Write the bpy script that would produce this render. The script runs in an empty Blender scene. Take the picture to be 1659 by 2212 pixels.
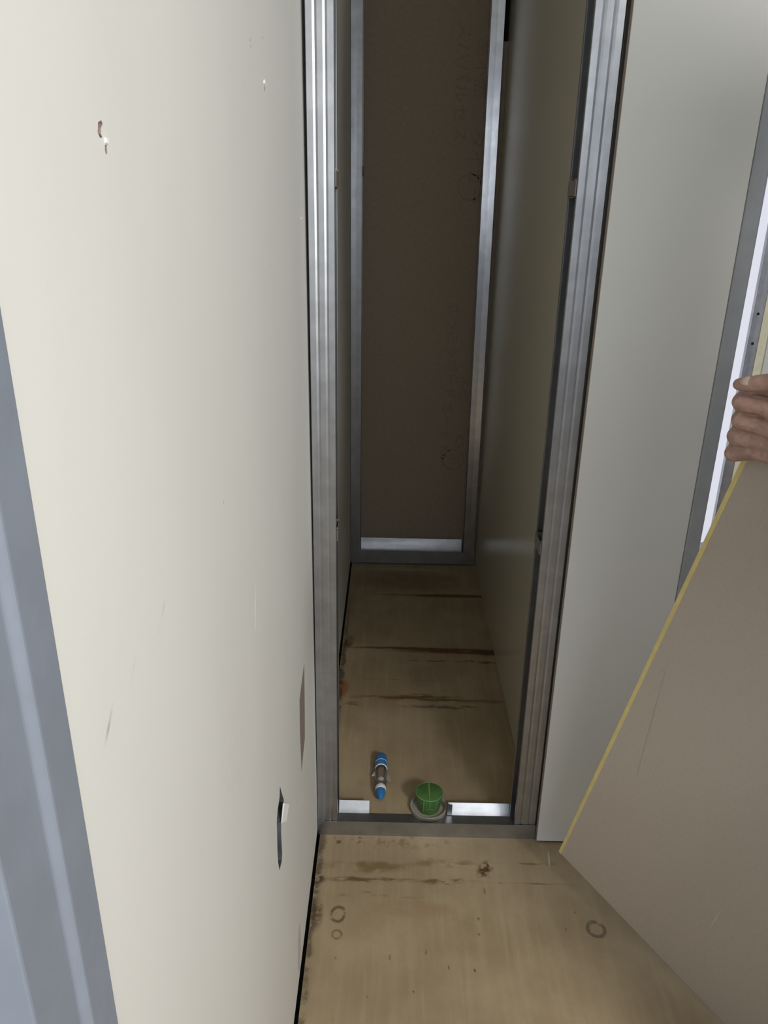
import bpy, bmesh, math, random
from mathutils import Vector, Matrix
random.seed(7)
S = bpy.context.scene
COL = S.collection

# ------------------------------------------------------------------ camera, world, lights, exposure
cam_d = bpy.data.cameras.new('camera')
cam = bpy.data.objects.new('camera', cam_d)
COL.objects.link(cam)
cam_d.sensor_fit = 'VERTICAL'
cam_d.sensor_height = 24.0
cam_d.lens = 24.0 * 1668.0 / 2212.0
cam_d.clip_start = 0.02
right = Vector((0.9998, 0.0125, 0.0160)); fwd = Vector((-0.0057, 0.9281, -0.3724))
right.normalize(); fwd = (fwd - right * fwd.dot(right)).normalized(); up = right.cross(fwd)
M = Matrix((right, up, -fwd)).transposed().to_4x4()
M.translation = Vector((0, 0, 1.30))
cam.matrix_world = M
S.camera = cam

S.view_settings.view_transform = 'Standard'
S.view_settings.look = 'None'
S.view_settings.exposure = 0.0
S.view_settings.gamma = 1.0
S.view_settings.use_curve_mapping = False

W = bpy.data.worlds.new('world'); S.world = W; W.use_nodes = True
WORLD_STRENGTH = 0.30
bg = W.node_tree.nodes['Background']
bg.inputs[0].default_value = (0.80, 0.86, 1.0, 1); bg.inputs[1].default_value = WORLD_STRENGTH

def area(name, loc, target, sx, sy, power, color):
    l = bpy.data.lights.new(name, 'AREA'); l.shape = 'RECTANGLE'; l.size = sx; l.size_y = sy
    l.energy = power; l.color = color
    o = bpy.data.objects.new(name, l); COL.objects.link(o)
    o.location = loc
    o.rotation_euler = (Vector(target) - Vector(loc)).to_track_quat('-Z', 'Y').to_euler()
    return o
area('daylight_window_behind', (0.62, -1.4, 1.60), (0.0, 1.2, 1.05), 1.25, 0.8, 13, (0.88, 0.94, 1.0))
area('work_lamp_behind', (1.15, -1.00, 1.80), (0.0, 0.9, 0.7), 0.34, 0.34, 36, (1.0, 0.975, 0.93))

# ------------------------------------------------------------------ helpers
def box(bm, x0, x1, y0, y1, z0, z1):
    v = [bm.verts.new((x, y, z)) for x in (x0, x1) for y in (y0, y1) for z in (z0, z1)]
    for f in ((0,1,3,2),(4,6,7,5),(0,4,5,1),(2,3,7,6),(0,2,6,4),(1,5,7,3)):
        bm.faces.new([v[i] for i in f])
    return v

def prism(bm, pts, f0, f1):
    """pts: 2-D outline; f0/f1 map (a,b) to the two end points"""
    A = [bm.verts.new(f0(*p)) for p in pts]; B = [bm.verts.new(f1(*p)) for p in pts]
    n = len(pts)
    bm.faces.new(A[::-1]); bm.faces.new(B)
    for i in range(n):
        j = (i + 1) % n
        bm.faces.new((A[i], A[j], B[j], B[i]))

def obj(name, bm, mat, parent=None, bevel=0, smooth=False, seg=2):
    bmesh.ops.recalc_face_normals(bm, faces=bm.faces[:])
    me = bpy.data.meshes.new(name); bm.to_mesh(me); bm.free()
    if mat: me.materials.append(mat)
    if smooth:
        for p in me.polygons: p.use_smooth = True
    o = bpy.data.objects.new(name, me); COL.objects.link(o)
    if parent: o.parent = parent
    if bevel:
        m = o.modifiers.new('bevel', 'BEVEL'); m.width = bevel; m.segments = seg; m.limit_method = 'ANGLE'
        m.angle_limit = math.radians(40)
    return o

def boxes(name, lst, mat, parent=None, bevel=0):
    bm = bmesh.new()
    for b in lst: box(bm, *b)
    return obj(name, bm, mat, parent, bevel)

def lathe(name, prof, mat, axis='Z', seg=40, parent=None, loc=(0,0,0), cap=True):
    """prof: list of (t, r) along the axis"""
    bm = bmesh.new(); rings = []
    for t, r in prof:
        ring = []
        for k in range(seg):
            a = 2 * math.pi * k / seg
            c, s = math.cos(a) * r, math.sin(a) * r
            ring.append(bm.verts.new((c, s, t) if axis == 'Z' else (c, t, s)))
        rings.append(ring)
    for a, b in zip(rings, rings[1:]):
        for k in range(seg):
            bm.faces.new((a[k], a[(k+1) % seg], b[(k+1) % seg], b[k]))
    if cap:
        bm.faces.new(rings[0][::-1]); bm.faces.new(rings[-1])
    for v in bm.verts: v.co += Vector(loc)
    o = obj(name, bm, mat, parent, smooth=True)
    m = o.modifiers.new('edges', 'EDGE_SPLIT'); m.split_angle = math.radians(40)
    return o

def empty(name, loc, label, cat, group=None):
    o = bpy.data.objects.new(name, None); COL.objects.link(o); o.location = loc
    o.empty_display_size = 0.05
    tag(o, label, cat, group); return o

def tag(o, label, cat, group=None):
    o['label'] = label; o['category'] = cat
    if group: o['group'] = group
    return o

def struct(o, label=None, cat=None):
    o['kind'] = 'structure'
    if label: o['label'] = label
    if cat: o['category'] = cat
    return o

def keep(o, parent):
    """parent an object built in world coordinates"""
    o.parent = parent
    o.matrix_parent_inverse = Matrix.Translation(-Vector(parent.location))
    return o

# ------------------------------------------------------------------ materials
class NT:
    def __init__(s, name):
        s.m = bpy.data.materials.new(name); s.m.use_nodes = True
        s.t = s.m.node_tree; s.b = s.t.nodes['Principled BSDF']
        s.pos = None
    def n(s, typ, **kw):
        x = s.t.nodes.new(typ)
        for k, v in kw.items(): setattr(x, k, v)
        return x
    def l(s, a, b): s.t.links.new(a, b)
    def P(s):
        if s.pos is None: s.pos = s.n('ShaderNodeNewGeometry').outputs['Position']
        return s.pos
    def scaled(s, sc, off=(0,0,0)):
        m = s.n('ShaderNodeMapping'); m.inputs['Scale'].default_value = sc; m.inputs['Location'].default_value = off
        s.l(s.P(), m.inputs['Vector']); return m.outputs[0]
    def noise(s, sc, scale=1.0, detail=4, rough=0.6, off=(0,0,0)):
        x = s.n('ShaderNodeTexNoise'); x.inputs['Scale'].default_value = scale
        x.inputs['Detail'].default_value = detail; x.inputs['Roughness'].default_value = rough
        s.l(s.scaled(sc, off), x.inputs['Vector']); return x.outputs['Fac']
    def rng(s, v, a, b, c=0.0, d=1.0):
        m = s.n('ShaderNodeMapRange'); m.inputs[1].default_value = a; m.inputs[2].default_value = b
        m.inputs[3].default_value = c; m.inputs[4].default_value = d; m.interpolation_type = 'SMOOTHSTEP'
        s.l(v, m.inputs[0]); return m.outputs[0]
    def mul(s, a, b, op='MULTIPLY'):
        m = s.n('ShaderNodeMath', operation=op)
        for i, v in enumerate((a, b)):
            if isinstance(v, (int, float)): m.inputs[i].default_value = v
            else: s.l(v, m.inputs[i])
        return m.outputs[0]
    def mix(s, fac, a, b):
        m = s.n('ShaderNodeMix', data_type='RGBA')
        if isinstance(fac, (int, float)): m.inputs[0].default_value = fac
        else: s.l(fac, m.inputs[0])
        for i, v in ((6, a), (7, b)):
            if isinstance(v, tuple): m.inputs[i].default_value = (*v, 1)
            else: s.l(v, m.inputs[i])
        return m.outputs[2]
    def bump(s, h, strength, dist=0.001):
        b = s.n('ShaderNodeBump'); b.inputs['Strength'].default_value = strength; b.inputs['Distance'].default_value = dist
        s.l(h, b.inputs['Height']); s.l(b.outputs[0], s.b.inputs['Normal'])
    def set(s, **kw):
        for k, v in kw.items():
            k = k.replace('_', ' ')
            if isinstance(v, tuple): s.b.inputs[k].default_value = (*v, 1) if len(v) == 3 else v
            elif isinstance(v, (int, float)): s.b.inputs[k].default_value = v
            else: s.l(v, s.b.inputs[k])
        return s

def board_white(name, col, rough, spec=0.5):
    t = NT(name)
    n = t.noise((1, 1, 0.6), 3.0, 5)
    c = t.mix(t.rng(n, 0.35, 0.7), tuple(x * 0.965 for x in col), col)
    t.set(Base_Color=c, Roughness=rough); t.b.inputs['Specular IOR Level'].default_value = spec
    t.bump(t.noise((1, 1, 1), 60, 3), 0.08, 0.0006)
    return t.m

def plain(name, col, rough=0.6, metal=0.0, var=0.06, scale=40, bump=0.0):
    t = NT(name)
    n = t.noise((1, 1, 1), scale, 4)
    c = t.mix(t.rng(n, 0.3, 0.7), tuple(x * (1 - var) for x in col), tuple(min(1, x * (1 + var)) for x in col))
    t.set(Base_Color=c, Roughness=rough, Metallic=metal)
    if bump: t.bump(n, bump, 0.001)
    return t.m

def steel(name, col=(0.45, 0.46, 0.48), r0=0.36, r1=0.48, horiz=False):
    t = NT(name)
    sc = (1.2, 16, 16) if horiz else (16, 16, 1.2)
    n = t.noise(sc, 1.6, 5); n2 = t.noise((1, 1, 1), 26, 5)
    c = t.mix(t.rng(n2, 0.35, 0.7), tuple(x * 0.84 for x in col), col)
    r = t.rng(n, 0.3, 0.75, r0, r1)
    t.set(Base_Color=c, Roughness=r, Metallic=1.0)
    b = t.n('ShaderNodeBump'); b.inputs['Strength'].default_value = 0.15; b.inputs['Distance'].default_value = 0.001
    t.l(t.noise((6, 6, 3), 2.2, 2), b.inputs['Height']); t.l(b.outputs[0], t.b.inputs['Normal'])
    return t.m

def wall_left_mat():
    m = board_white('white_wall_board', (0.765, 0.757, 0.712), 0.55, 0.3)
    t = NT.__new__(NT); t.m = m; t.t = m.node_tree; t.b = t.t.nodes['Principled BSDF']; t.pos = None
    c = t.b.inputs['Base Color'].links[0].from_socket
    w = t.rng(t.noise((1, 60, 60), 1.5, 4), 0.35, 0.6)
    for y, z, ry, rz, rot, amt in ((0.331, 1.047, .0030, .016, -0.9, .8), (0.372, 1.052, .0022, .012, -0.9, .55), (0.43, 1.053, .003, .018, -1.0, .35),
                                   (0.98, 0.085, .035, .06, 0, .25), (0.60, 0.80, .10, .10, 0, .05)):
        mp = t.n('ShaderNodeMapping', vector_type='TEXTURE')
        mp.inputs['Location'].default_value = (0, y, z); mp.inputs['Scale'].default_value = (10, ry, rz); mp.inputs['Rotation'].default_value = (rot, 0, 0)
        t.l(t.P(), mp.inputs['Vector'])
        ln = t.n('ShaderNodeVectorMath', operation='LENGTH'); t.l(mp.outputs[0], ln.inputs[0])
        k = t.mul(t.mul(t.rng(ln.outputs['Value'], 0.2, 1.0, 1.0, 0.0), w), amt)
        c = t.mix(k, c, (0.40, 0.385, 0.36))
    t.set(Base_Color=c)
    return m
M_wall = wall_left_mat()
M_inner = board_white('satin_board_shaded', (0.56, 0.525, 0.41), 0.22)  # off-white board with the shade of the shaft put into its colour
M_front = board_white('white_plasterboard', (0.76, 0.765, 0.725), 0.55)
M_core = plain('gypsum_core', (0.78, 0.77, 0.74), 0.9)
M_paper = plain('grey_brown_board_paper', (0.46, 0.405, 0.345), 0.8, var=0.04, scale=300, bump=0.02)
M_backpaper = plain('brown_board_paper', (0.37, 0.295, 0.22), 0.8, var=0.05, scale=90, bump=0.05)
M_ink = plain('faded_print_ink', (0.315, 0.248, 0.182), 0.8)
M_torn = plain('torn_brown_paper', (0.25, 0.20, 0.17), 0.9)
M_edge = plain('brown_paper_edge', (0.30, 0.25, 0.20), 0.9)
M_yellow = plain('yellow_edge_paper', (0.70, 0.58, 0.24), 0.6)
M_cream = plain('cream_edge_paper', (0.86, 0.82, 0.62), 0.6)
M_dark = plain('dark_void', (0.02, 0.018, 0.015), 1.0)  # darkness of gaps, cavities and holes put into the colour; hair too
M_steel = steel('galvanised_steel')
M_bright = steel('bright_galvanised_steel', (0.62, 0.63, 0.66), 0.20, 0.27)
M_steel_h = steel('galvanised_steel_track', horiz=True)
M_jamb = plain('grey_door_jamb_paint', (0.36, 0.38, 0.405), 0.42, var=0.05, scale=30)
M_bluegrey = plain('blue_grey_jamb_paint', (0.22, 0.248, 0.295), 0.5, var=0.05, scale=25)
M_blue = plain('blue_plastic', (0.03, 0.17, 0.42), 0.35)
M_whitepl = plain('white_plastic', (0.80, 0.80, 0.80), 0.4)
M_copper = plain('brass_rod', (0.62, 0.45, 0.30), 0.35, metal=0.8)
M_pvc = plain('grey_plastic_collar', (0.36, 0.33, 0.28), 0.45)
M_scuff = plain('grey_scuff', (0.56, 0.545, 0.51), 0.7)
M_chip = plain('white_chip', (0.88, 0.87, 0.84), 0.8)
M_scratch = plain('pale_scratch', (0.55, 0.51, 0.46), 0.9)
M_faint = plain('faint_brown_line', (0.42, 0.36, 0.30), 0.85)
M_slit = plain('torn_slit_dark_inside', (0.07, 0.075, 0.08), 0.9, var=0.3)  # dark inside of the hole put into the colour of the cut sides
M_pebble = plain('brown_chip', (0.30, 0.24, 0.20), 0.9)
M_brownjoint = plain('brown_clip_steel', (0.24, 0.21, 0.18), 0.5, metal=0.4)

t = NT('clear_plastic')
t.set(Base_Color=(0.75, 0.72, 0.68), Roughness=0.08)
t.b.inputs['Transmission Weight'].default_value = 0.92; t.b.inputs['IOR'].default_value = 1.35
M_clear = t.m
t = NT('green_film')
n = t.noise((1, 1, 0.5), 60, 3)
t.set(Base_Color=t.mix(t.rng(n, 0.3, 0.7), (0.060, 0.14, 0.036), (0.085, 0.18, 0.055)), Roughness=0.38)
t.bump(t.noise((1, 1, 0.4), 90, 4), 0.35, 0.0015)
M_green = t.m
M_crease = plain('pale_green_crease', (0.14, 0.30, 0.09), 0.4)
t = NT('lit_frosted_pane')
t.set(Base_Color=(0.8, 0.8, 0.8), Roughness=0.5)
t.b.inputs['Emission Color'].default_value = (0.80, 0.82, 0.93, 1); t.b.inputs['Emission Strength'].default_value = 0.80
t.set(Base_Color=(0.2, 0.2, 0.2))
M_pane = t.m

t = NT('skin')
n = t.noise((1, 1, 1), 90, 4); n2 = t.noise((1, 1, 1), 28, 3)
c = t.mix(t.rng(n, 0.35, 0.7), (0.34, 0.20, 0.16), (0.46, 0.29, 0.24))
c = t.mix(t.rng(n2, 0.5, 0.75), c, (0.30, 0.20, 0.15))
t.set(Base_Color=c, Roughness=0.55)
t.b.inputs['Subsurface Weight'].default_value = 0.08; t.b.inputs['Subsurface Scale'].default_value = 0.01
t.bump(t.noise((1, 1, 1), 420, 3), 0.25, 0.0006)
M_skin = t.m
M_nail = plain('fingernail', (0.45, 0.315, 0.265), 0.4)
M_trouser = plain('dark_work_trousers', (0.06, 0.065, 0.08), 0.9)
M_shoe = plain('black_shoe', (0.03, 0.03, 0.03), 0.6)
M_sleeve = plain('grey_work_sleeve', (0.20, 0.21, 0.23), 0.9, bump=0.2)

# plywood floor with its water marks and dirt
def floor_mat():
    t = NT('stained_plywood')
    grain = t.noise((60, 4, 1), 1.0, 5); blotch = t.noise((1, 1, 1), 4.5, 5); fine = t.noise((1, 1, 1), 150, 4)
    c = t.mix(t.rng(blotch, 0.35, 0.7), (0.315, 0.235, 0.138), (0.415, 0.320, 0.195))
    c = t.mix(t.mul(t.rng(grain, 0.42, 0.75), 0.40), c, (0.46, 0.365, 0.235))
    c = t.mix(t.mul(t.rng(fine, 0.55, 0.75), 0.25), c, (0.26, 0.19, 0.10))
    brk = {}
    def breakup(k):
        if k not in brk:
            sc = {'line': (14, 70, 1), 'dash': (24, 60, 1), 'blob': (55, 55, 1), 'soft': (20, 28, 1)}[k]
            brk[k] = t.noise(sc, 1.0, 5, 0.65)
        return brk[k]
    warp = t.noise((26, 26, 1), 1.0, 4)
    def stain(cx, cy, rx, ry, col, amt, kind='line', lo=0.38, hi=0.6, ring=False, rot=0.0, wob=0.012):
        nonlocal c
        wv = t.mul(t.mul(warp, 0.5, 'SUBTRACT'), wob * 2)
        comb = t.n('ShaderNodeCombineXYZ'); t.l(wv, comb.inputs[0]); t.l(wv, comb.inputs[1])
        ad = t.n('ShaderNodeVectorMath', operation='ADD'); t.l(t.P(), ad.inputs[0]); t.l(comb.outputs[0], ad.inputs[1])
        m = t.n('ShaderNodeMapping', vector_type='TEXTURE')
        m.inputs['Location'].default_value = (cx, cy, 0); m.inputs['Scale'].default_value = (rx, ry, 10)
        m.inputs['Rotation'].default_value = (0, 0, rot)
        t.l(ad.outputs[0], m.inputs['Vector'])
        ln = t.n('ShaderNodeVectorMath', operation='LENGTH'); t.l(m.outputs[0], ln.inputs[0])
        d = ln.outputs['Value']
        if ring: d = t.mul(t.mul(t.mul(d, 0.75, 'SUBTRACT'), 0, 'ADD'), 4.0); d = t.n_abs(d)
        mask = t.rng(d, 0.35, 1.0, 1.0, 0.0)
        if kind: mask = t.mul(mask, t.rng(breakup(kind), lo, hi))
        c = t.mix(t.mul(mask, amt), c, col)
    def nabs(v):
        m = t.n('ShaderNodeMath', operation='ABSOLUTE'); t.l(v, m.inputs[0]); return m.outputs[0]
    t.n_abs = nabs
    RED = (0.13, 0.045, 0.012); BRN = (0.09, 0.05, 0.018); OLV = (0.15, 0.105, 0.03); BLK = (0.045, 0.032, 0.018)
    # inside the shaft
    stain(0.24, 2.448, 0.24, 0.016, RED, 0.95, 'line', 0.2, 0.4, wob=0.004)
    stain(0.10, 2.450, 0.26, 0.005, BRN, 0.7, 'line', 0.3, 0.5, wob=0.003)
    stain(0.25, 2.082, 0.30, 0.020, RED, 0.95, 'line', 0.25, 0.45, wob=0.006)
    stain(0.06, 2.094, 0.24, 0.010, RED, 0.9, 'line', 0.25, 0.5, wob=0.004)
    stain(0.31, 2.075, 0.07, 0.020, BRN, 0.9, 'line', 0.3, 0.5)
    stain(0.20, 2.026, 0.17, 0.008, BRN, 0.9, 'dash', 0.42, 0.58, wob=0.006)
    stain(0.315, 2.022, 0.04, 0.008, BRN, 0.9, 'dash', 0.3, 0.5)
    stain(0.08, 1.832, 0.22, 0.018, RED, 0.85, 'line', 0.38, 0.55)
    stain(0.24, 1.822, 0.15, 0.014, BRN, 0.6, 'line', 0.40, 0.6)
    stain(0.17, 1.792, 0.17, 0.014, BLK, 0.7, 'dash', 0.42, 0.62)
    stain(0.10, 1.845, 0.05, 0.012, BRN, 0.7, 'dash', 0.35, 0.55)
    stain(-0.125, 1.875, 0.030, 0.060, (0.26, 0.085, 0.015), 0.85, 'soft', 0.25, 0.5)
    stain(-0.085, 1.80, 0.035, 0.015, BRN, 0.7, 'dash', 0.4, 0.6)
    stain(-0.118, 2.13, 0.022, 0.06, BRN, 0.85, 'soft', 0.35, 0.55)
    stain(0.08, 1.92, 0.22, 0.008, BRN, 0.35, 'dash', 0.45, 0.65)
    stain(0.10, 2.56, 0.30, 0.10, (0.19, 0.115, 0.06), 0.55, 'soft', 0.2, 0.5)
    stain(0.05, 2.655, 0.24, 0.018, (0.42, 0.38, 0.33), 0.5, 'soft', 0.3, 0.5)
    stain(0.285, 2.56, 0.022, 0.07, (0.42, 0.36, 0.28), 0.45, 'soft', 0.3, 0.5)
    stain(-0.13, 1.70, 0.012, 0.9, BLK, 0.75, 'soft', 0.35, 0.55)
    # in front of the frame
    stain(-0.03, 1.232, 0.12, 0.020, OLV, 0.75, 'soft', 0.38, 0.6)
    stain(-0.02, 1.198, 0.14, 0.009, BRN, 0.8, 'line', 0.42, 0.56, wob=0.006)
    stain(0.14, 1.198, 0.09, 0.010, BRN, 0.75, 'dash', 0.45, 0.6)
    stain(0.13, 1.245, 0.10, 0.018, OLV, 0.6, 'dash', 0.42, 0.6)
    stain(0.218, 1.230, 0.020, 0.034, BRN, 1.0, 'blob', 0.42, 0.56, rot=-0.5)
    stain(0.31, 1.248, 0.10, 0.004, BRN, 0.6, 'dash', 0.4, 0.6, wob=0.003)
    stain(0.30, 1.197, 0.13, 0.003, BRN, 0.6, 'dash', 0.4, 0.6, wob=0.003)
    stain(0.02, 1.30, 0.20, 0.022, OLV, 0.5, 'blob', 0.5, 0.62)
    stain(-0.08, 1.30, 0.06, 0.018, BLK, 0.8, 'blob', 0.55, 0.64)
    stain(0.00, 1.160, 0.14, 0.010, BRN, 0.4, 'dash', 0.5, 0.65)
    stain(-0.128, 1.115, 0.020, 0.05, BRN, 0.75, 'blob', 0.38, 0.55)
    stain(-0.13, 1.20, 0.022, 0.02, BLK, 0.9, 'blob', 0.4, 0.55)
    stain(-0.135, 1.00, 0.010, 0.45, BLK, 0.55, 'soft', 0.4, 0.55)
    stain(-0.0837, 1.113, 0.017, 0.022, BRN, 0.75, 'blob', 0.35, 0.5, ring=True, wob=0.003)
    stain(0.418, 1.092, 0.022, 0.022, BLK, 0.6, 'blob', 0.35, 0.5, ring=True, wob=0.003)
    stain(-0.083, 1.068, 0.012, 0.012, BRN, 0.6, 'blob', 0.35, 0.5, ring=True, wob=0.003)
    stain(0.06, 1.13, 0.10, 0.03, (0.30, 0.185, 0.10), 0.5, 'soft', 0.3, 0.6)
    for (x, y, r, a) in ((0.192, 1.11, 0.004, .8), (0.088, 1.036, 0.0035, .9), (0.018, 1.021, 0.0045, .9), (0.385, 1.13, 0.004, .9),
                         (0.36, 1.092, 0.003, .9), (0.128, 1.005, 0.003, .8), (0.175, 1.00, 0.0035, .8), (0.21, 1.175, 0.005, .7),
                         (-0.02, 0.945, .003, .8), (0.06, 0.955, .003, .8), (0.19, 1.075, .003, .7), (0.05, 1.075, .003, .7), (-0.08, 1.02, .003, .7)):
        stain(x, y, r * random.uniform(.6, 1.1), r * random.uniform(1.0, 2.6), BLK, a * random.uniform(.45, .95), None, wob=0.006)
    stain(0.358, 1.262, 0.0022, 0.03, (0.62, 0.55, 0.42), 0.9, None, rot=-0.12, wob=0.001)
    t.set(Base_Color=c, Roughness=0.62)
    t.bump(t.mul(grain, t.mul(fine, 1.0), 'ADD'), 0.12, 0.0008)
    return t.m
M_floor = floor_mat()

# ------------------------------------------------------------------ the setting
XL, XR = -0.1429, 0.338        # faces of the shaft's side walls
YF, YB = 1.32, 2.70            # front faces of the two steel frames
TOP = 2.40

fl = boxes('floor', [(-0.137, 1.95, -2.2, 2.90, -0.018, 0.0)], M_floor)
struct(fl, 'tan plywood floor with brown water marks', 'floor')
keep(boxes('subfloor', [(-0.40, 1.95, -2.2, 2.90, -0.10, -0.022)], M_dark), fl)  # near black so the gap along the wall reads dark; shade in the colour
struct(boxes('ceiling', [(-0.40, 1.95, -0.9, 2.90, TOP, TOP + 0.05)], M_front), 'white ceiling', 'ceiling')

def cut(o, outlines, depth, x_face, inner):
    """sink irregular holes (outlines in Y,Z) into a wall face"""
    bm = bmesh.new()
    for pts in outlines:
        prism(bm, pts, lambda y, z: (x_face + 0.01, y, z), lambda y, z: (x_face - depth, y, z))
    c = obj('cutter', bm, None)
    m = o.modifiers.new('cut', 'BOOLEAN'); m.operation = 'DIFFERENCE'; m.object = c; m.solver = 'EXACT'
    dg = bpy.context.evaluated_depsgraph_get(); dg.update()
    me = bpy.data.meshes.new_from_object(o.evaluated_get(dg))
    o.modifiers.clear(); o.data = me
    me.materials.append(inner)
    k = len(me.materials) - 1
    ys = [p[0] for q in outlines for p in q]; zs = [p[1] for q in outlines for p in q]
    for p in me.polygons:
        c_ = p.center
        if c_.x < x_face - 1e-5 and min(ys) - .002 < c_.y < max(ys) + .002 and min(zs) - .002 < c_.z < max(zs) + .002: p.material_index = k
    bpy.data.objects.remove(c, do_unlink=True)

wl = boxes('wall_left', [(XL - 0.0125, XL, 0.285, 2.90, 0.011, TOP)], M_wall)
slit = [(0.8576,0.5327),(0.8775,0.4984),(0.876,0.4884),(0.850,0.4880),(0.8440,0.4718),(0.8447,0.4294),(0.8399,0.4218),(0.8171,0.4271),
        (0.8087,0.4491),(0.8077,0.4757),(0.8116,0.5038),(0.8123,0.5189),(0.8232,0.5284),(0.8435,0.5331),(0.8500,0.5470)]
cut(wl, [slit], 0.05, XL, M_slit)
chip1 = [(0.4118,1.3334),(0.4165,1.3347),(0.4180,1.3332),(0.4149,1.3312),(0.4137,1.3285),(0.4155,1.3271),(0.4120,1.3266),(0.4096,1.3288)]
chip2 = [(0.4180,1.3240),(0.4205,1.3238),(0.4200,1.3205),(0.4180,1.3195),(0.4170,1.3215)]
cut(wl, [chip1], 0.0035, XL, M_pebble)
cut(wl, [chip2], 0.0025, XL, M_pebble)
struct(wl, 'white board wall with a dark slit and small chips', 'wall')
keep(boxes('cavity_black_sheet', [(-0.235, -0.222, 0.285, 2.90, -0.02, TOP)], M_dark), wl)  # black sheet added to stand for the dark wall cavity

def on_left(name, pts, mat, proud=0.00008, label=None):
    bm = bmesh.new()
    prism(bm, pts, lambda y, z: (XL - 0.0002, y, z), lambda y, z: (XL + proud, y, z))
    o = obj(name, bm, mat); keep(o, wl)
    if label: o['label'] = label
    return o
on_left('torn_paper_patch', [(1.1594,0.546),(1.1500,0.450),(1.1404,0.3989),(1.1144,0.3900),(1.0822,0.372),(1.0769,0.4633),(1.0830,0.5224)], M_torn)
# paper flap folded out beside the slit
bm = bmesh.new()
prism(bm, [(0.866,0.502),(0.897,0.4720),(0.876,0.4600),(0.843,0.4880)], lambda y, z: (XL + 0.0006, y, z), lambda y, z: (XL + 0.0022 + (y - .85) * .05, y, z))
keep(obj('paper_flap', bm, M_chip), wl)
def blob(cy, cz, ry, rz, n=9, j=0.35):
    return [(cy + ry * math.cos(2*math.pi*k/n) * random.uniform(1-j, 1), cz + rz * math.sin(2*math.pi*k/n) * random.uniform(1-j, 1)) for k in range(n)]
for (y, z, ry, rz, m, nm) in ((0.4195, 1.3258, .0020, .0018, M_chip, 'raised_chip'), (0.9440, 1.4175, .0055, .0035, M_chip, 'raised_chip'),
        (0.9420, 1.4115, .0030, .003, M_pebble, 'pit'), (0.865, 1.4440, .0035, .0022, M_scuff, 'pit'), (0.866, 1.4385, .0035, .0022, M_scuff, 'pit'),
        (0.942, 1.2300, .0030, .0028, M_scuff, 'pit'), (0.622, 1.0565, .0022, .0024, M_scuff, 'pit'), (1.021, 0.3628, .0035, .0035, M_scuff, 'pit'),
        (0.945, 1.4600, .003, .002, M_scuff, 'pit'), (1.267, 1.275, .006, .002, M_chip, 'raised_chip'), (0.98, 0.07, .03, .06, M_scuff, 'scuff_mark')):
    on_left(nm, blob(y, z, ry, rz), m, 0.0012 if nm == 'raised_chip' else 0.00006)
def streak(p0, p1, w, mat, nm):
    d = Vector((p1[0]-p0[0], p1[1]-p0[1])); q = Vector((-d.y, d.x)).normalized() * w
    mid = (Vector(p0) + Vector(p1)) / 2
    on_left(nm, [tuple(p0), (mid.x+q.x, mid.y+q.y), tuple(p1), (mid.x-q.x*.6, mid.y-q.y*.6)], mat, 0.00006)
streak((0.746,0.914), (0.735,0.8635), .0016, M_chip, 'scratch')

wr = boxes('wall_right', [(XR, XR + 0.0125, 1.393, 2.90, 0.002, TOP)], M_inner)
struct(wr, 'satin off-white board lining the right side of the shaft, colour darkened for shade', 'wall')
wf = boxes('wall_front', [(0.3385, 0.5485, 1.3065, 1.3190, 0.006, TOP)], M_front, bevel=0.0015)
struct(wf, 'white plasterboard on the partition right of the shaft', 'wall')
keep(boxes('board_edge', [(0.3378, 0.3384, 1.3072, 1.3188, 0.007, TOP - .002)], M_edge), wf)
keep(boxes('light_block_rear_board', [(0.3510, 0.5485, 1.3865, 1.3990, 0.003, TOP)], M_front), wf)  # unseen rear face of the partition, added to block window light leaking through
wb = boxes('wall_back', [(-0.222, XR, YB + 0.090, YB + 0.1025, 0.0, TOP)], M_backpaper)
struct(wb, 'dark brown board closing the far end of the shaft', 'wall')

# faint print on the brown board, running down it
def text(body, size, loc, rot, mat, parent, name='printed_text'):
    cu = bpy.data.curves.new(name, 'FONT'); cu.body = body; cu.size = size; cu.extrude = 0.0002
    cu.align_x = 'LEFT'; cu.align_y = 'CENTER'
    try:
        if any(ord(ch) > 0x2000 for ch in body):
            import os
            p = os.path.join(bpy.utils.resource_path('LOCAL'), 'datafiles', 'fonts', 'Noto Sans CJK Regular.woff2')
            if False and os.path.exists(p): cu.font = bpy.data.fonts.load(p)
    except Exception: pass
    o = bpy.data.objects.new('tmp', cu); COL.objects.link(o)
    dg = bpy.context.evaluated_depsgraph_get(); dg.update()
    me = bpy.data.meshes.new_from_object(o.evaluated_get(dg))
    bpy.data.objects.remove(o, do_unlink=True)
    me.materials.append(mat)
    o = bpy.data.objects.new(name, me); COL.objects.link(o)
    o.location = loc; o.rotation_euler = rot
    if parent: keep(o, parent)
    return o
yt = YB + 0.0895
DOWN = (math.pi/2, math.pi/2, 0)
for body, size, x, z in (('スハパルセス', 0.058, 0.205, 1.83), ('せっこうボード', 0.050, 0.215, 0.98), ('ボード K6', 0.050, 0.207, 0.62),
                         ('準不燃', 0.055, 0.265, 1.78), ('タイガー', 0.055, 0.262, 1.52), ('不燃', 0.045, 0.262, 0.72), ('KS', .05, .26, .5)):
    text(body, size, (x, yt, z), DOWN, M_ink, wb)
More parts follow.
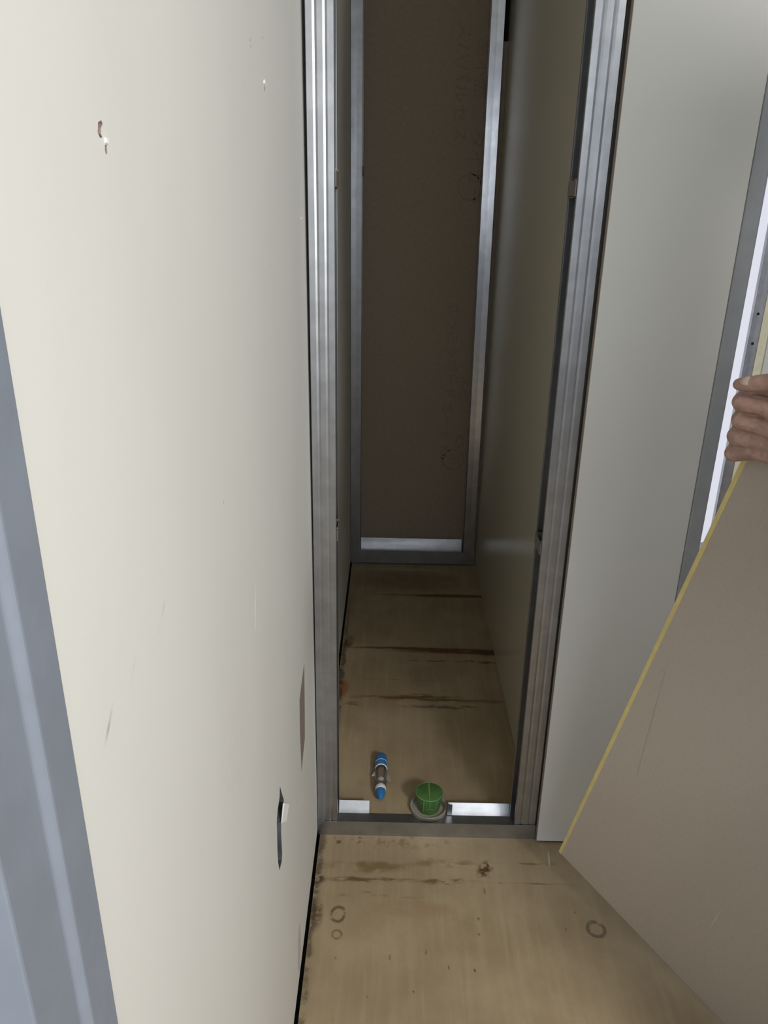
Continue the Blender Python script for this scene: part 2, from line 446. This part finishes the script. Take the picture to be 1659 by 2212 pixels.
def ring_print(x, z, r):
    bm = bmesh.new(); n = 36
    for k in range(n):
        a0, a1 = 2*math.pi*k/n, 2*math.pi*(k+.98)/n
        prism(bm, [(math.cos(a)*rr, math.sin(a)*rr) for a, rr in ((a0, r), (a1, r), (a1, r*.88), (a0, r*.88))],
              lambda a, b: (x+a, yt + .0002, z+b), lambda a, b: (x+a, yt - .0002, z+b))
    keep(obj('printed_ring', bm, M_ink), wb)
ring_print(0.250, 1.35, 0.042); ring_print(0.240, 0.40, 0.042)
text('不', 0.045, (0.240, yt, 0.425), DOWN, M_ink, wb)

# grey door jamb at the right end of the front board, with its strike plate
dj = boxes('door_1', [(0.5490, 0.5768, 1.3050, 1.40, 0.0, TOP)], M_jamb, bevel=0.004)
struct(dj, 'grey metal jamb at the end of the white plasterboard', 'door jamb')
keep(boxes('strike_plate', [(0.5764, 0.5782, 1.312, 1.34, 0.9495, 1.0573)], M_jamb, bevel=.0005), dj)

# blue-grey door jamb close to the viewer on the left
def jamb_left():
    prof = [(-0.1405,0.2835),(-0.1405,0.258),(-0.1445,0.2545),(-0.1445,0.220),(-0.165,0.212),(-0.165,0.10),(-0.19,0.10),(-0.19,0.2835)]
    bm = bmesh.new()
    prism(bm, prof, lambda x, y: (x, y, 0.0), lambda x, y: (x, y, TOP))
    return obj('door_2', bm, M_bluegrey, bevel=0.0012)
struct(jamb_left(), 'blue grey metal door jamb at the left edge', 'door jamb')

# lit frosted window beyond the doorway
wn = boxes('window_1', [(0.42, 0.46, 2.955, 3.0, 0.0, TOP), (1.95, 1.99, 2.955, 3.0, 0.0, TOP)], M_jamb)
struct(wn, 'bright window seen through the doorway', 'window')
keep(boxes('window_pane', [(0.46, 1.95, 2.97, 2.98, 0.0, TOP)], M_pane), wn)

# ------------------------------------------------------------------ steel framing
def stud_profile(open_to, flange=0.043, web=0.065, th=0.001, lip=0.009, ribs=True):
    """C-section seen from above; u runs from the web towards the open side, v into the depth"""
    g = 0.0008
    f = [(0, .0008), (.0008, 0), (flange*.24, 0), (flange*.32, g), (flange*.40, 0),
         (flange*.60, 0), (flange*.68, g), (flange*.76, 0), (flange - .0008, 0), (flange, .0008)]
    if not ribs: f = [f[0], f[1], (flange*.5, .0003), f[-2], f[-1]]
    outer = f + [(flange, lip)]
    inner = [(flange - th, lip), (flange - th, th)] + [(u, v + th) for u, v in f[-2:0:-1]] + [(th, th)]
    back_in = [(th, web - th), (flange - th, web - th), (flange - th, web - lip), (flange, web - lip), (flange, web), (0, web)]
    pts = outer + inner + back_in
    return [(u * open_to, v) for u, v in pts]

def stud(x_web, y, open_to, z1, label, spacers, tilt=0.0, flange=0.043, group=None, ribs=True, web=0.065, yaw=0.0, mat=None):
    r = empty('steel_stud', (x_web, y, 0.003), label, 'steel stud', group)
    bm = bmesh.new()
    prism(bm, stud_profile(open_to, flange, web, ribs=ribs), lambda u, v: (u, v, 0), lambda u, v: (u, v, z1))
    obj('channel', bm, mat or M_steel, r)
    for z in spacers:
        s = open_to
        bm = bmesh.new()
        for a, b, c, d, e, f in ((0.0015, flange + .0022, 0.0105, 0.0125, -.014, .014), (0.0015, flange + .0022, 0.0525, 0.0545, -.014, .014),
                                 (flange - .012, flange + .0022, 0.0105, 0.0545, -.014, -.0125), (flange + .0007, flange + .0022, 0.004, 0.061, -.011, .011)):
            x0, x1 = sorted((a * s, b * s))
            box(bm, x0, x1, c, d, z + e, z + f)
        obj('spacer_clip', bm, M_brownjoint, r)
    r.rotation_euler = (0, tilt, yaw)
    return r

stud(-0.1415, YF, 1, TOP - .006, 'ribbed galvanised stud of the near frame against the white left wall', (0.716, 1.331), tilt=0.0030)
stud(0.3355, YF, -1, TOP - .006, 'ribbed galvanised stud of the near frame beside the front plasterboard', (0.696, 1.322), flange=0.0455, tilt=-0.0022)
stud(-0.1420, YB, 1, TOP - .006, 'galvanised stud at the far end of the shaft by the left wall', (1.389,), flange=0.0375, ribs=False)
stud(0.3325, YB, -1, TOP - .006, 'shiny galvanised stud at the far end of the shaft by the right wall', (1.389,), flange=0.0415, tilt=-0.0068, ribs=False, yaw=math.radians(-3.7), mat=M_bright)
# board strip, and a black sheet standing for the dark void beside the leaning stud
keep(boxes('filler_strip', [(0.300, XR - .0005, YB + 0.012, YB + 0.060, 0.003, 1.7585)], M_edge), wb)
keep(boxes('void_black_sheet', [(0.300, XR - .0005, YB + 0.050, YB + 0.060, 1.7585, TOP)], M_dark), wb)

def track(y, x0, x1, fh, rear, mid, label, depth=0.065, z0=0.0, flare=0.001):
    r = empty('floor_track', ((x0 + x1) / 2, y, 0), label, 'steel track')
    th = 0.001
    def P(name, b, **k):
        o = boxes(name, b, M_steel_h); keep(o, r); return o
    P('front_lip', [(x0, x1, y - th, y, z0, z0 + fh)])
    P('web', [(x0, x1, y, y + depth, z0 + .0004, z0 + .0014)])
    for a, b, h in rear:
        bm = bmesh.new(); l_ = depth + flare
        prism(bm, [(y + depth - th, z0 + .0012), (y + l_ - th, z0 + h), (y + l_, z0 + h), (y + depth, z0 + .0012)], lambda v, z: (a, v, z), lambda v, z: (b, v, z))
        keep(obj('rear_lip', bm, M_steel_h), r)
    return r
ft = track(YF - 0.0012, -0.1415, 0.3365, 0.0385, [(-0.1405, -0.0305, 0.0240), (0.150, 0.3345, 0.0235)], None,
           'galvanised floor track of the near frame with its rear lip cut open', flare=0.016)
bm = bmesh.new(); box(bm, 0.1475, 0.1585, YF + .0610, YF + .0625, .003, .0330)
keep(obj('bent_tab', bm, M_steel), ft)
track(YB - 0.0012, -0.1415, 0.3365, 0.051, [(-0.1405, 0.2900, 0.069)], None, 'galvanised floor track at the dark far end of the shaft', z0=0.006, depth=0.056, flare=0.026)

# ------------------------------------------------------------------ things on the floor of the shaft
pipe = empty('capped_pipe', (0.106, 1.402, 0.0015), 'pipe stub wrapped in green film, standing in the cut gap of the floor track', 'pipe')
lathe('film_cap', [(0.000, .0245), (.012, .0262), (.030, .0290), (.046, .0312), (.0485, .0308), (.0497, .0290), (.0497, .0)][:-1], M_green, parent=pipe)
lathe('collar', [(0.0, .0415), (.0095, .0425), (.0105, .0418), (.0100, .0385), (.0030, .0350), (.0030, .0200)], M_pvc, parent=pipe, cap=False)
bm = bmesh.new()
box(bm, -0.0016, 0.0016, -0.0285, 0.0285, 0.0494, 0.0505)
obj('film_fold', bm, M_crease, pipe, bevel=.0004)
def fold(a0, a1, z0, z1, w=0.0016):
    bm = bmesh.new(); n = 6
    prev = None
    for k in range(n + 1):
        f = k / n; a = a0 + (a1 - a0) * f; z = z0 + (z1 - z0) * f
        rr = .0245 + (.0312 - .0245) * z / .046 + .0007
        p = Vector((math.cos(a) * rr, math.sin(a) * rr, z)); tq = Vector((-math.sin(a), math.cos(a), 0)) * w
        o_ = Vector((math.cos(a), math.sin(a), 0)) * .0009
        ring = [bm.verts.new(p - tq), bm.verts.new(p + o_), bm.verts.new(p + tq), bm.verts.new(p - o_)]
        if prev:
            for i in range(4): bm.faces.new((prev[i], prev[(i+1) % 4], ring[(i+1) % 4], ring[i]))
        else: bm.faces.new(ring[::-1])
        prev = ring
    bm.faces.new(prev)
    obj('film_fold', bm, M_crease, pipe, smooth=True)
fold(-1.57, -1.60, .046, .022); fold(-2.0, -2.15, .044, .006); fold(-1.0, -1.1, .046, .014); fold(-1.62, -2.1, .024, .016); fold(-1.5, -1.1, .024, .018)
bm = bmesh.new()   # rim of the folded film around the top
n = 48
prev = first = None
for k in range(n):
    a = 2 * math.pi * k / n
    ring = [bm.verts.new((math.cos(a) * r_, math.sin(a) * r_, z_)) for r_, z_ in ((.0300, .0498), (.0312, .0490), (.0316, .0470), (.0300, .0475))]
    if prev:
        for i in range(4): bm.faces.new((prev[i], prev[(i+1) % 4], ring[(i+1) % 4], ring[i]))
    else: first = ring
    prev = ring
for i in range(4): bm.faces.new((prev[i], prev[(i+1) % 4], first[(i+1) % 4], first[i]))
obj('film_rim', bm, M_crease, pipe, smooth=True)

tb = empty('plastic_tube', (-0.0055, 1.494, 0.0), 'small blue and clear plastic tube lying on the plywood floor', 'tube')
A = (0, 0, 0.0150)
lathe('cap', [(.0735, .004), (.0725, .009), (.068, .0125), (.060, .0145), (.024, .0148), (.023, .0140)], M_blue, 'Y', parent=tb, loc=A)
lathe('ring', [(.0228, .0146), (.0232, .0151), (.0248, .0151), (.0252, .0146)], M_whitepl, 'Y', parent=tb, loc=A)
lathe('label_band', [(.0420, .01485), (.0422, .01500), (.0434, .01500), (.0436, .01485)], M_whitepl, 'Y', parent=tb, loc=A)
lathe('barrel', [(.0228, .0135), (.018, .0142), (-.036, .0136), (-.040, .0125)], M_clear, 'Y', parent=tb, loc=A)
lathe('rod', [(.022, .0042), (.000, .0042), (-.003, .0034), (-.012, .0030)], M_copper, 'Y', parent=tb, loc=A)
lathe('rod_tip', [(-.012, .0026), (-.014, .0046), (-.020, .0040), (-.023, .0010)], M_whitepl, 'Y', parent=tb, loc=A)
lathe('collar', [(-.040, .0120), (-.041, .0128), (-.052, .0126), (-.053, .0118)], M_whitepl, 'Y', parent=tb, loc=A)
lathe('nozzle', [(-.053, .0120), (-.058, .0116), (-.068, .0090), (-.076, .0055), (-.0795, .0022)], M_blue, 'Y', parent=tb, loc=A)
bm = bmesh.new()
prism(bm, [(-.0135, .020), (-.0215, .004), (-.0205, .000), (-.0125, .004)], lambda x, y: (x, y, .0110), lambda x, y: (x, y, .0126))
obj('wing', bm, M_whitepl, tb, bevel=.0003)
bm = bmesh.new()
prism(bm, [(.0125, .010), (.0225, .004), (.0245, -.010), (.0220, -.017), (.0125, -.010)], lambda x, y: (x, y, .0095), lambda x, y: (x, y, .0108))
obj('wing', bm, M_pvc, tb, bevel=.0003)

# ------------------------------------------------------------------ beyond the doorway
stud2 = stud(1.2267, YB, 1, TOP - .006, 'grey stud with two screw holes beyond the doorway', (), flange=0.0343, ribs=False, web=0.020)
for z in (0.965, 0.865):
    bm = bmesh.new()
    prism(bm, [(math.cos(k*math.pi/6)*.005, math.sin(k*math.pi/6)*.005) for k in range(12)],
          lambda a, b: (.016 + a, -.0002, z + b), lambda a, b: (.016 + a, .0009, z + b))
    obj('screw_hole', bm, M_dark, stud2)
lb1 = boxes('plasterboard_sheet', [(1.2612, 1.2890, YB - .002, YB + .062, 0.0, 2.2)], M_cream, bevel=.001)
tag(lb1, 'cream edge of a board standing right of the stud beyond the doorway', 'plasterboard')
lb2 = boxes('plasterboard_sheet', [(1.2960, 1.94, YB + .004, YB + .0165, 0.0, 2.2)], M_front, bevel=.001)
tag(lb2, 'pale grey board beyond the doorway, right of the thin black gap', 'plasterboard')

# ------------------------------------------------------------------ the tilted sheet being held
C0 = Vector((0.3451, 1.1549, 0.1300))
e = Vector((0.0579, -0.3270, 0.9432)).normalized()
b = Vector((0.6443, -0.7095, -0.2855)); b = (b - e * b.dot(e)).normalized()
n = b.cross(e); n = -n if n.dot(Vector((-0.7626, -0.6243, -0.1696))) < 0 else n
T = 0.0125; WID = 0.4545; LEN = 1.82
sheet = bpy.data.objects.new('plasterboard_sheet', None); COL.objects.link(sheet)
FR = Matrix((b, e, n)).transposed().to_4x4(); FR.translation = C0
sheet.matrix_world = FR; sheet.empty_display_size = .05
tag(sheet, 'tilted grey brown plasterboard sheet with yellow edges held up by the hand', 'plasterboard')
bm = bmesh.new(); box(bm, 0.0006, WID - .0006, 0.0006, LEN, -T, 0)
obj('board', bm, M_paper, sheet, bevel=.0008)
bm = bmesh.new(); box(bm, -0.0006, 0.0055, 0.0, LEN, -T - .0005, .0004)
o_ = obj('edge_tape', bm, M_yellow, sheet, bevel=.0004); o_['label'] = 'yellow taped left edge'
bm = bmesh.new(); box(bm, WID - .0010, WID + .0004, 0.0, LEN, -T - .0005, .0006)
obj('edge_tape', bm, M_yellow, sheet, bevel=.0004)
def mark(p0, p1, w, mat, nm):
    p0, p1 = Vector(p0), Vector(p1); d = p1 - p0; q = Vector((-d.y, d.x)).normalized() * w
    bm = bmesh.new()
    prism(bm, [tuple(p0 - q*.4), tuple((p0+p1)/2 - q), tuple(p1), tuple((p0+p1)/2 + q)], lambda x, y: (x, y, -.0001), lambda x, y: (x, y, .0003))
    obj(nm, bm, mat, sheet)

# ------------------------------------------------------------------ the hand and forearm of the person holding it
def chain(bm, pts, step=0.0016):
    for (p, r0), (q, r1) in zip(pts, pts[1:]):
        p, q = Vector(p), Vector(q); k = max(2, int((q - p).length / step))
        for i in range(k + 1):
            f = i / k
            bmesh.ops.create_icosphere(bm, subdivisions=2, radius=r0 + (r1 - r0) * f, matrix=Matrix.Translation(p.lerp(q, f)))

def smoothpath(pts, sub=4):
    out = []
    P_ = [(Vector(p), r) for p, r in pts]
    for i in range(len(P_) - 1):
        p0 = P_[max(i-1, 0)]; p1 = P_[i]; p2 = P_[i+1]; p3 = P_[min(i+2, len(P_)-1)]
        for k in range(sub):
            t_ = k / sub
            v = 0.5 * ((2*p1[0]) + (p2[0]-p0[0])*t_ + (2*p0[0]-5*p1[0]+4*p2[0]-p3[0])*t_*t_ + (-p0[0]+3*p1[0]-3*p2[0]+p3[0])*t_**3)
            out.append((v, p1[1] + (p2[1]-p1[1])*t_))
    out.append(P_[-1]); return out

# local frame of the sheet: first along its width, second up its length, third out of its face
def grip(bm, fx):
    fing = dict(index=((-.0260, 1.0275), .32, .0097, .0), middle=((-.0185, 1.0085), .26, .0101, .002),
                ring=((-.0160, 0.9880), .30, .0098, .001), little=((-.0120, 0.9675), .62, .0088, -.006))
    def ch(pts, step=0.0016, sm=False):
        pts = smoothpath(pts) if sm else pts
        chain(bm, [(fx(*p), r) for p, r in pts], step)
    for nm, ((pb, pe), sl, r, ex) in fing.items():
        ln = .056 + ex
        mcp = (pb + ln, pe + ln * sl * (.75 if sl < .5 else .9), .020)
        mid = (pb + ln * .5, pe + ln * .5 * sl, .0125)
        ch([(mcp, r * 1.12), (mid, r * 1.03), ((pb + .004, pe, .0112), r * 1.03), ((pb - .0005, pe - .0004, -.004), r * .98),
            ((pb + .002, pe, -.0200), r * .92), ((pb + .012, pe + .002, -.0232), r * .88), ((pb + .028, pe + .006, -.0222), r * .78)], sm=True)
        ch([(mcp, r * 1.12), ((.125, 1.030 + (pe - 0.998) * .45, .032), .0135)], .004)
    # the thumb leaves the side of the palm and lies along the top of the index finger
    ch([((.105, 1.052, .030), .0150), ((.060, 1.086, .026), .0142), ((.022, 1.0790, .0185), .0124),
        ((-.006, 1.0625, .0150), .0098), ((-.0225, 1.0520, .0135), .0086), ((-.0325, 1.0462, .0125), .0068)], sm=True)
    ch([((.060, 1.040, .026), .015), ((.130, 1.032, .036), .020)], .004)
    ch([((.060, 1.010, .024), .013), ((.130, 1.026, .036), .020)], .004)
    ch([((.130, 1.030, .036), .0225), ((.165, 1.036, .046), .0225), ((.26, 1.05, .085), .0320), ((.30, 1.053, .100), .0340)], .006)

def skin_over(bm, name, voxel, its=3):
    tmp = obj('tmp', bm, None)
    rm = tmp.modifiers.new('r', 'REMESH'); rm.mode = 'VOXEL'; rm.voxel_size = voxel; rm.use_smooth_shade = True
    sm = tmp.modifiers.new('s', 'SMOOTH'); sm.iterations = its; sm.factor = 0.5
    dg = bpy.context.evaluated_depsgraph_get(); dg.update()
    me = bpy.data.meshes.new_from_object(tmp.evaluated_get(dg)); me.name = name
    bpy.data.objects.remove(tmp, do_unlink=True)
    me.materials.clear()
    for p in me.polygons: p.use_smooth = True
    return me

INV = FR.inverted()
def L_(x, y, z): return tuple(INV @ Vector((x, y, z)))      # room point to sheet frame
# room points of the arms: elbows and shoulders
E1 = tuple(FR @ Vector((.40, 1.055, .140))); E1b = tuple(FR @ Vector((.57, 1.16, .130)))
S1 = (.715, .28, 1.36); S2 = (.96, .12, 1.36)
W2 = tuple(FR @ Vector((WID - .30, 1.113, .100))); E2 = tuple(FR @ Vector((WID - .20, 1.05, .260)))
bm = bmesh.new(); grip(bm, lambda x, y, z: (x, y, z)); grip(bm, lambda x, y, z: (WID - x, y + .06, z))
ARM1 = [tuple(FR @ Vector((.30, 1.053, .100))), E1, E1b, S1]
ARM2 = [W2, E2, S2]
for A_ in (ARM1, ARM2): chain(bm, [(L_(*p), .032) for p in A_], .01)
chain(bm, [(L_(*S1), .035), (L_(.84, .20, 1.40), .05), (L_(*S2), .035)], .01)
# head and neck, turned down towards the sheet
HD = Vector((0.83, 0.20, 1.585))
def blob_at(p, sx, sy, sz):
    bmesh.ops.create_icosphere(bm, subdivisions=3, radius=1, matrix=Matrix.Translation(INV @ Vector(p)) @ INV.to_3x3().to_4x4() @ Matrix.Rotation(.6, 4, 'Z') @ Matrix.Diagonal((sx, sy, sz, 1)))
fd = Vector((-.80, .58, 0)).normalized(); sd = Vector((-fd.y, fd.x, 0))
blob_at(HD, .078, .088, .105); blob_at(HD + fd*.028 - Vector((0,0,.045)), .058, .062, .072)
blob_at(HD + fd*.098 - Vector((0,0,.015)), .012, .012, .022); blob_at(HD + fd*.082 - Vector((0,0,.062)), .020, .016, .010)
for q in (-1, 1):
    blob_at(HD + sd*.080*q - Vector((0,0,.01)), .014, .014, .030); blob_at(HD + fd*.080 + sd*.030*q + Vector((0,0,.012)), .014, .014, .008)
chain(bm, [(L_(*(HD - Vector((0,0,.08)))), .052), (L_(.84, .20, 1.38), .058)], .01)
me = skin_over(bm, 'person', 0.0014)
me.materials.append(M_skin)
for p in me.polygons: p.use_smooth = True
hand = bpy.data.objects.new('person', me); COL.objects.link(hand)
hand.matrix_world = FR
tag(hand, 'person at the right edge, bare hand gripping the yellow edge of the tilted sheet', 'person')
# thumb nail and sleeve
bm = bmesh.new()
bmesh.ops.create_uvsphere(bm, u_segments=20, v_segments=12, radius=1, matrix=Matrix.Translation((-.0245, 1.0565, .0185)) @ Matrix.Rotation(.5, 4, 'Z') @ Matrix.Rotation(-.75, 4, 'X') @ Matrix.Diagonal((.0072, .0054, .0022, 1)))
obj('thumb_nail', bm, M_nail, hand, smooth=True)
def garment(name, chains, mat, voxel=.007, label=None):
    bm = bmesh.new()
    for c in chains: chain(bm, [(L_(*p), r) for p, r in c], .012)
    me = skin_over(bm, name, voxel, 4); me.materials.append(mat)
    o = bpy.data.objects.new(name, me); COL.objects.link(o); o.parent = hand
    if label: o['label'] = label
W1 = tuple(FR @ Vector((.20, 1.042, .064)))
garment('work_jacket', [[(W1, .038), (E1, .050), (E1b, .055), (S1, .066)],
                        [(tuple(FR @ Vector((WID - .20, 1.10, .064))), .038), (W2, .044), (E2, .052), (S2, .066)],
                        [(S1, .072), ((.84, .20, 1.39), .085), (S2, .072)],
                        [((0.79, .25, 1.30), .115), ((0.79, .25, 1.05), .110), ((0.79, .25, .88), .120)],
                        [((0.90, .15, 1.30), .115), ((0.89, .16, 1.05), .110), ((0.88, .17, .88), .120)]], M_sleeve, label='grey cloth jacket')
garment('trousers', [[((0.78, .26, .92), .115), ((0.74, .33, .70), .095), ((0.72, .34, .48), .072), ((0.72, .31, .10), .058)],
                     [((0.89, .16, .92), .115), ((0.90, .12, .70), .095), ((0.90, .11, .48), .072), ((0.91, .07, .10), .058)]], M_trouser, label='dark work trousers')
for fx_, fy_ in ((.72, .31), (.91, .07)):
    garment('shoe', [[((fx_ + .02, fy_ - .015, .052), .050), ((fx_ - .06, fy_ + .045, .045), .043), ((fx_ - .14, fy_ + .10, .036), .034)]], M_shoe, .005)
bm = bmesh.new()
bmesh.ops.create_icosphere(bm, subdivisions=4, radius=1, matrix=Matrix.Translation(INV @ (HD + Vector((.010, -.007, .022)))) @ INV.to_3x3().to_4x4() @ Matrix.Rotation(.6, 4, 'Z') @ Matrix.Diagonal((.084, .090, .098, 1)))
bmesh.ops.delete(bm, geom=[v for v in bm.verts if (FR @ v.co - HD).dot(fd) > .045 and (FR @ v.co - HD).z < .06], context='VERTS')
obj('hair', bm, M_dark, hand, smooth=True)

mark((0.2620, 0.2560), (0.2657, 0.1736), .0012, M_scratch, 'scratch')
mark((0.0267, 0.6092), (0.0614, 0.3594), .0009, M_faint, 'stain_line')
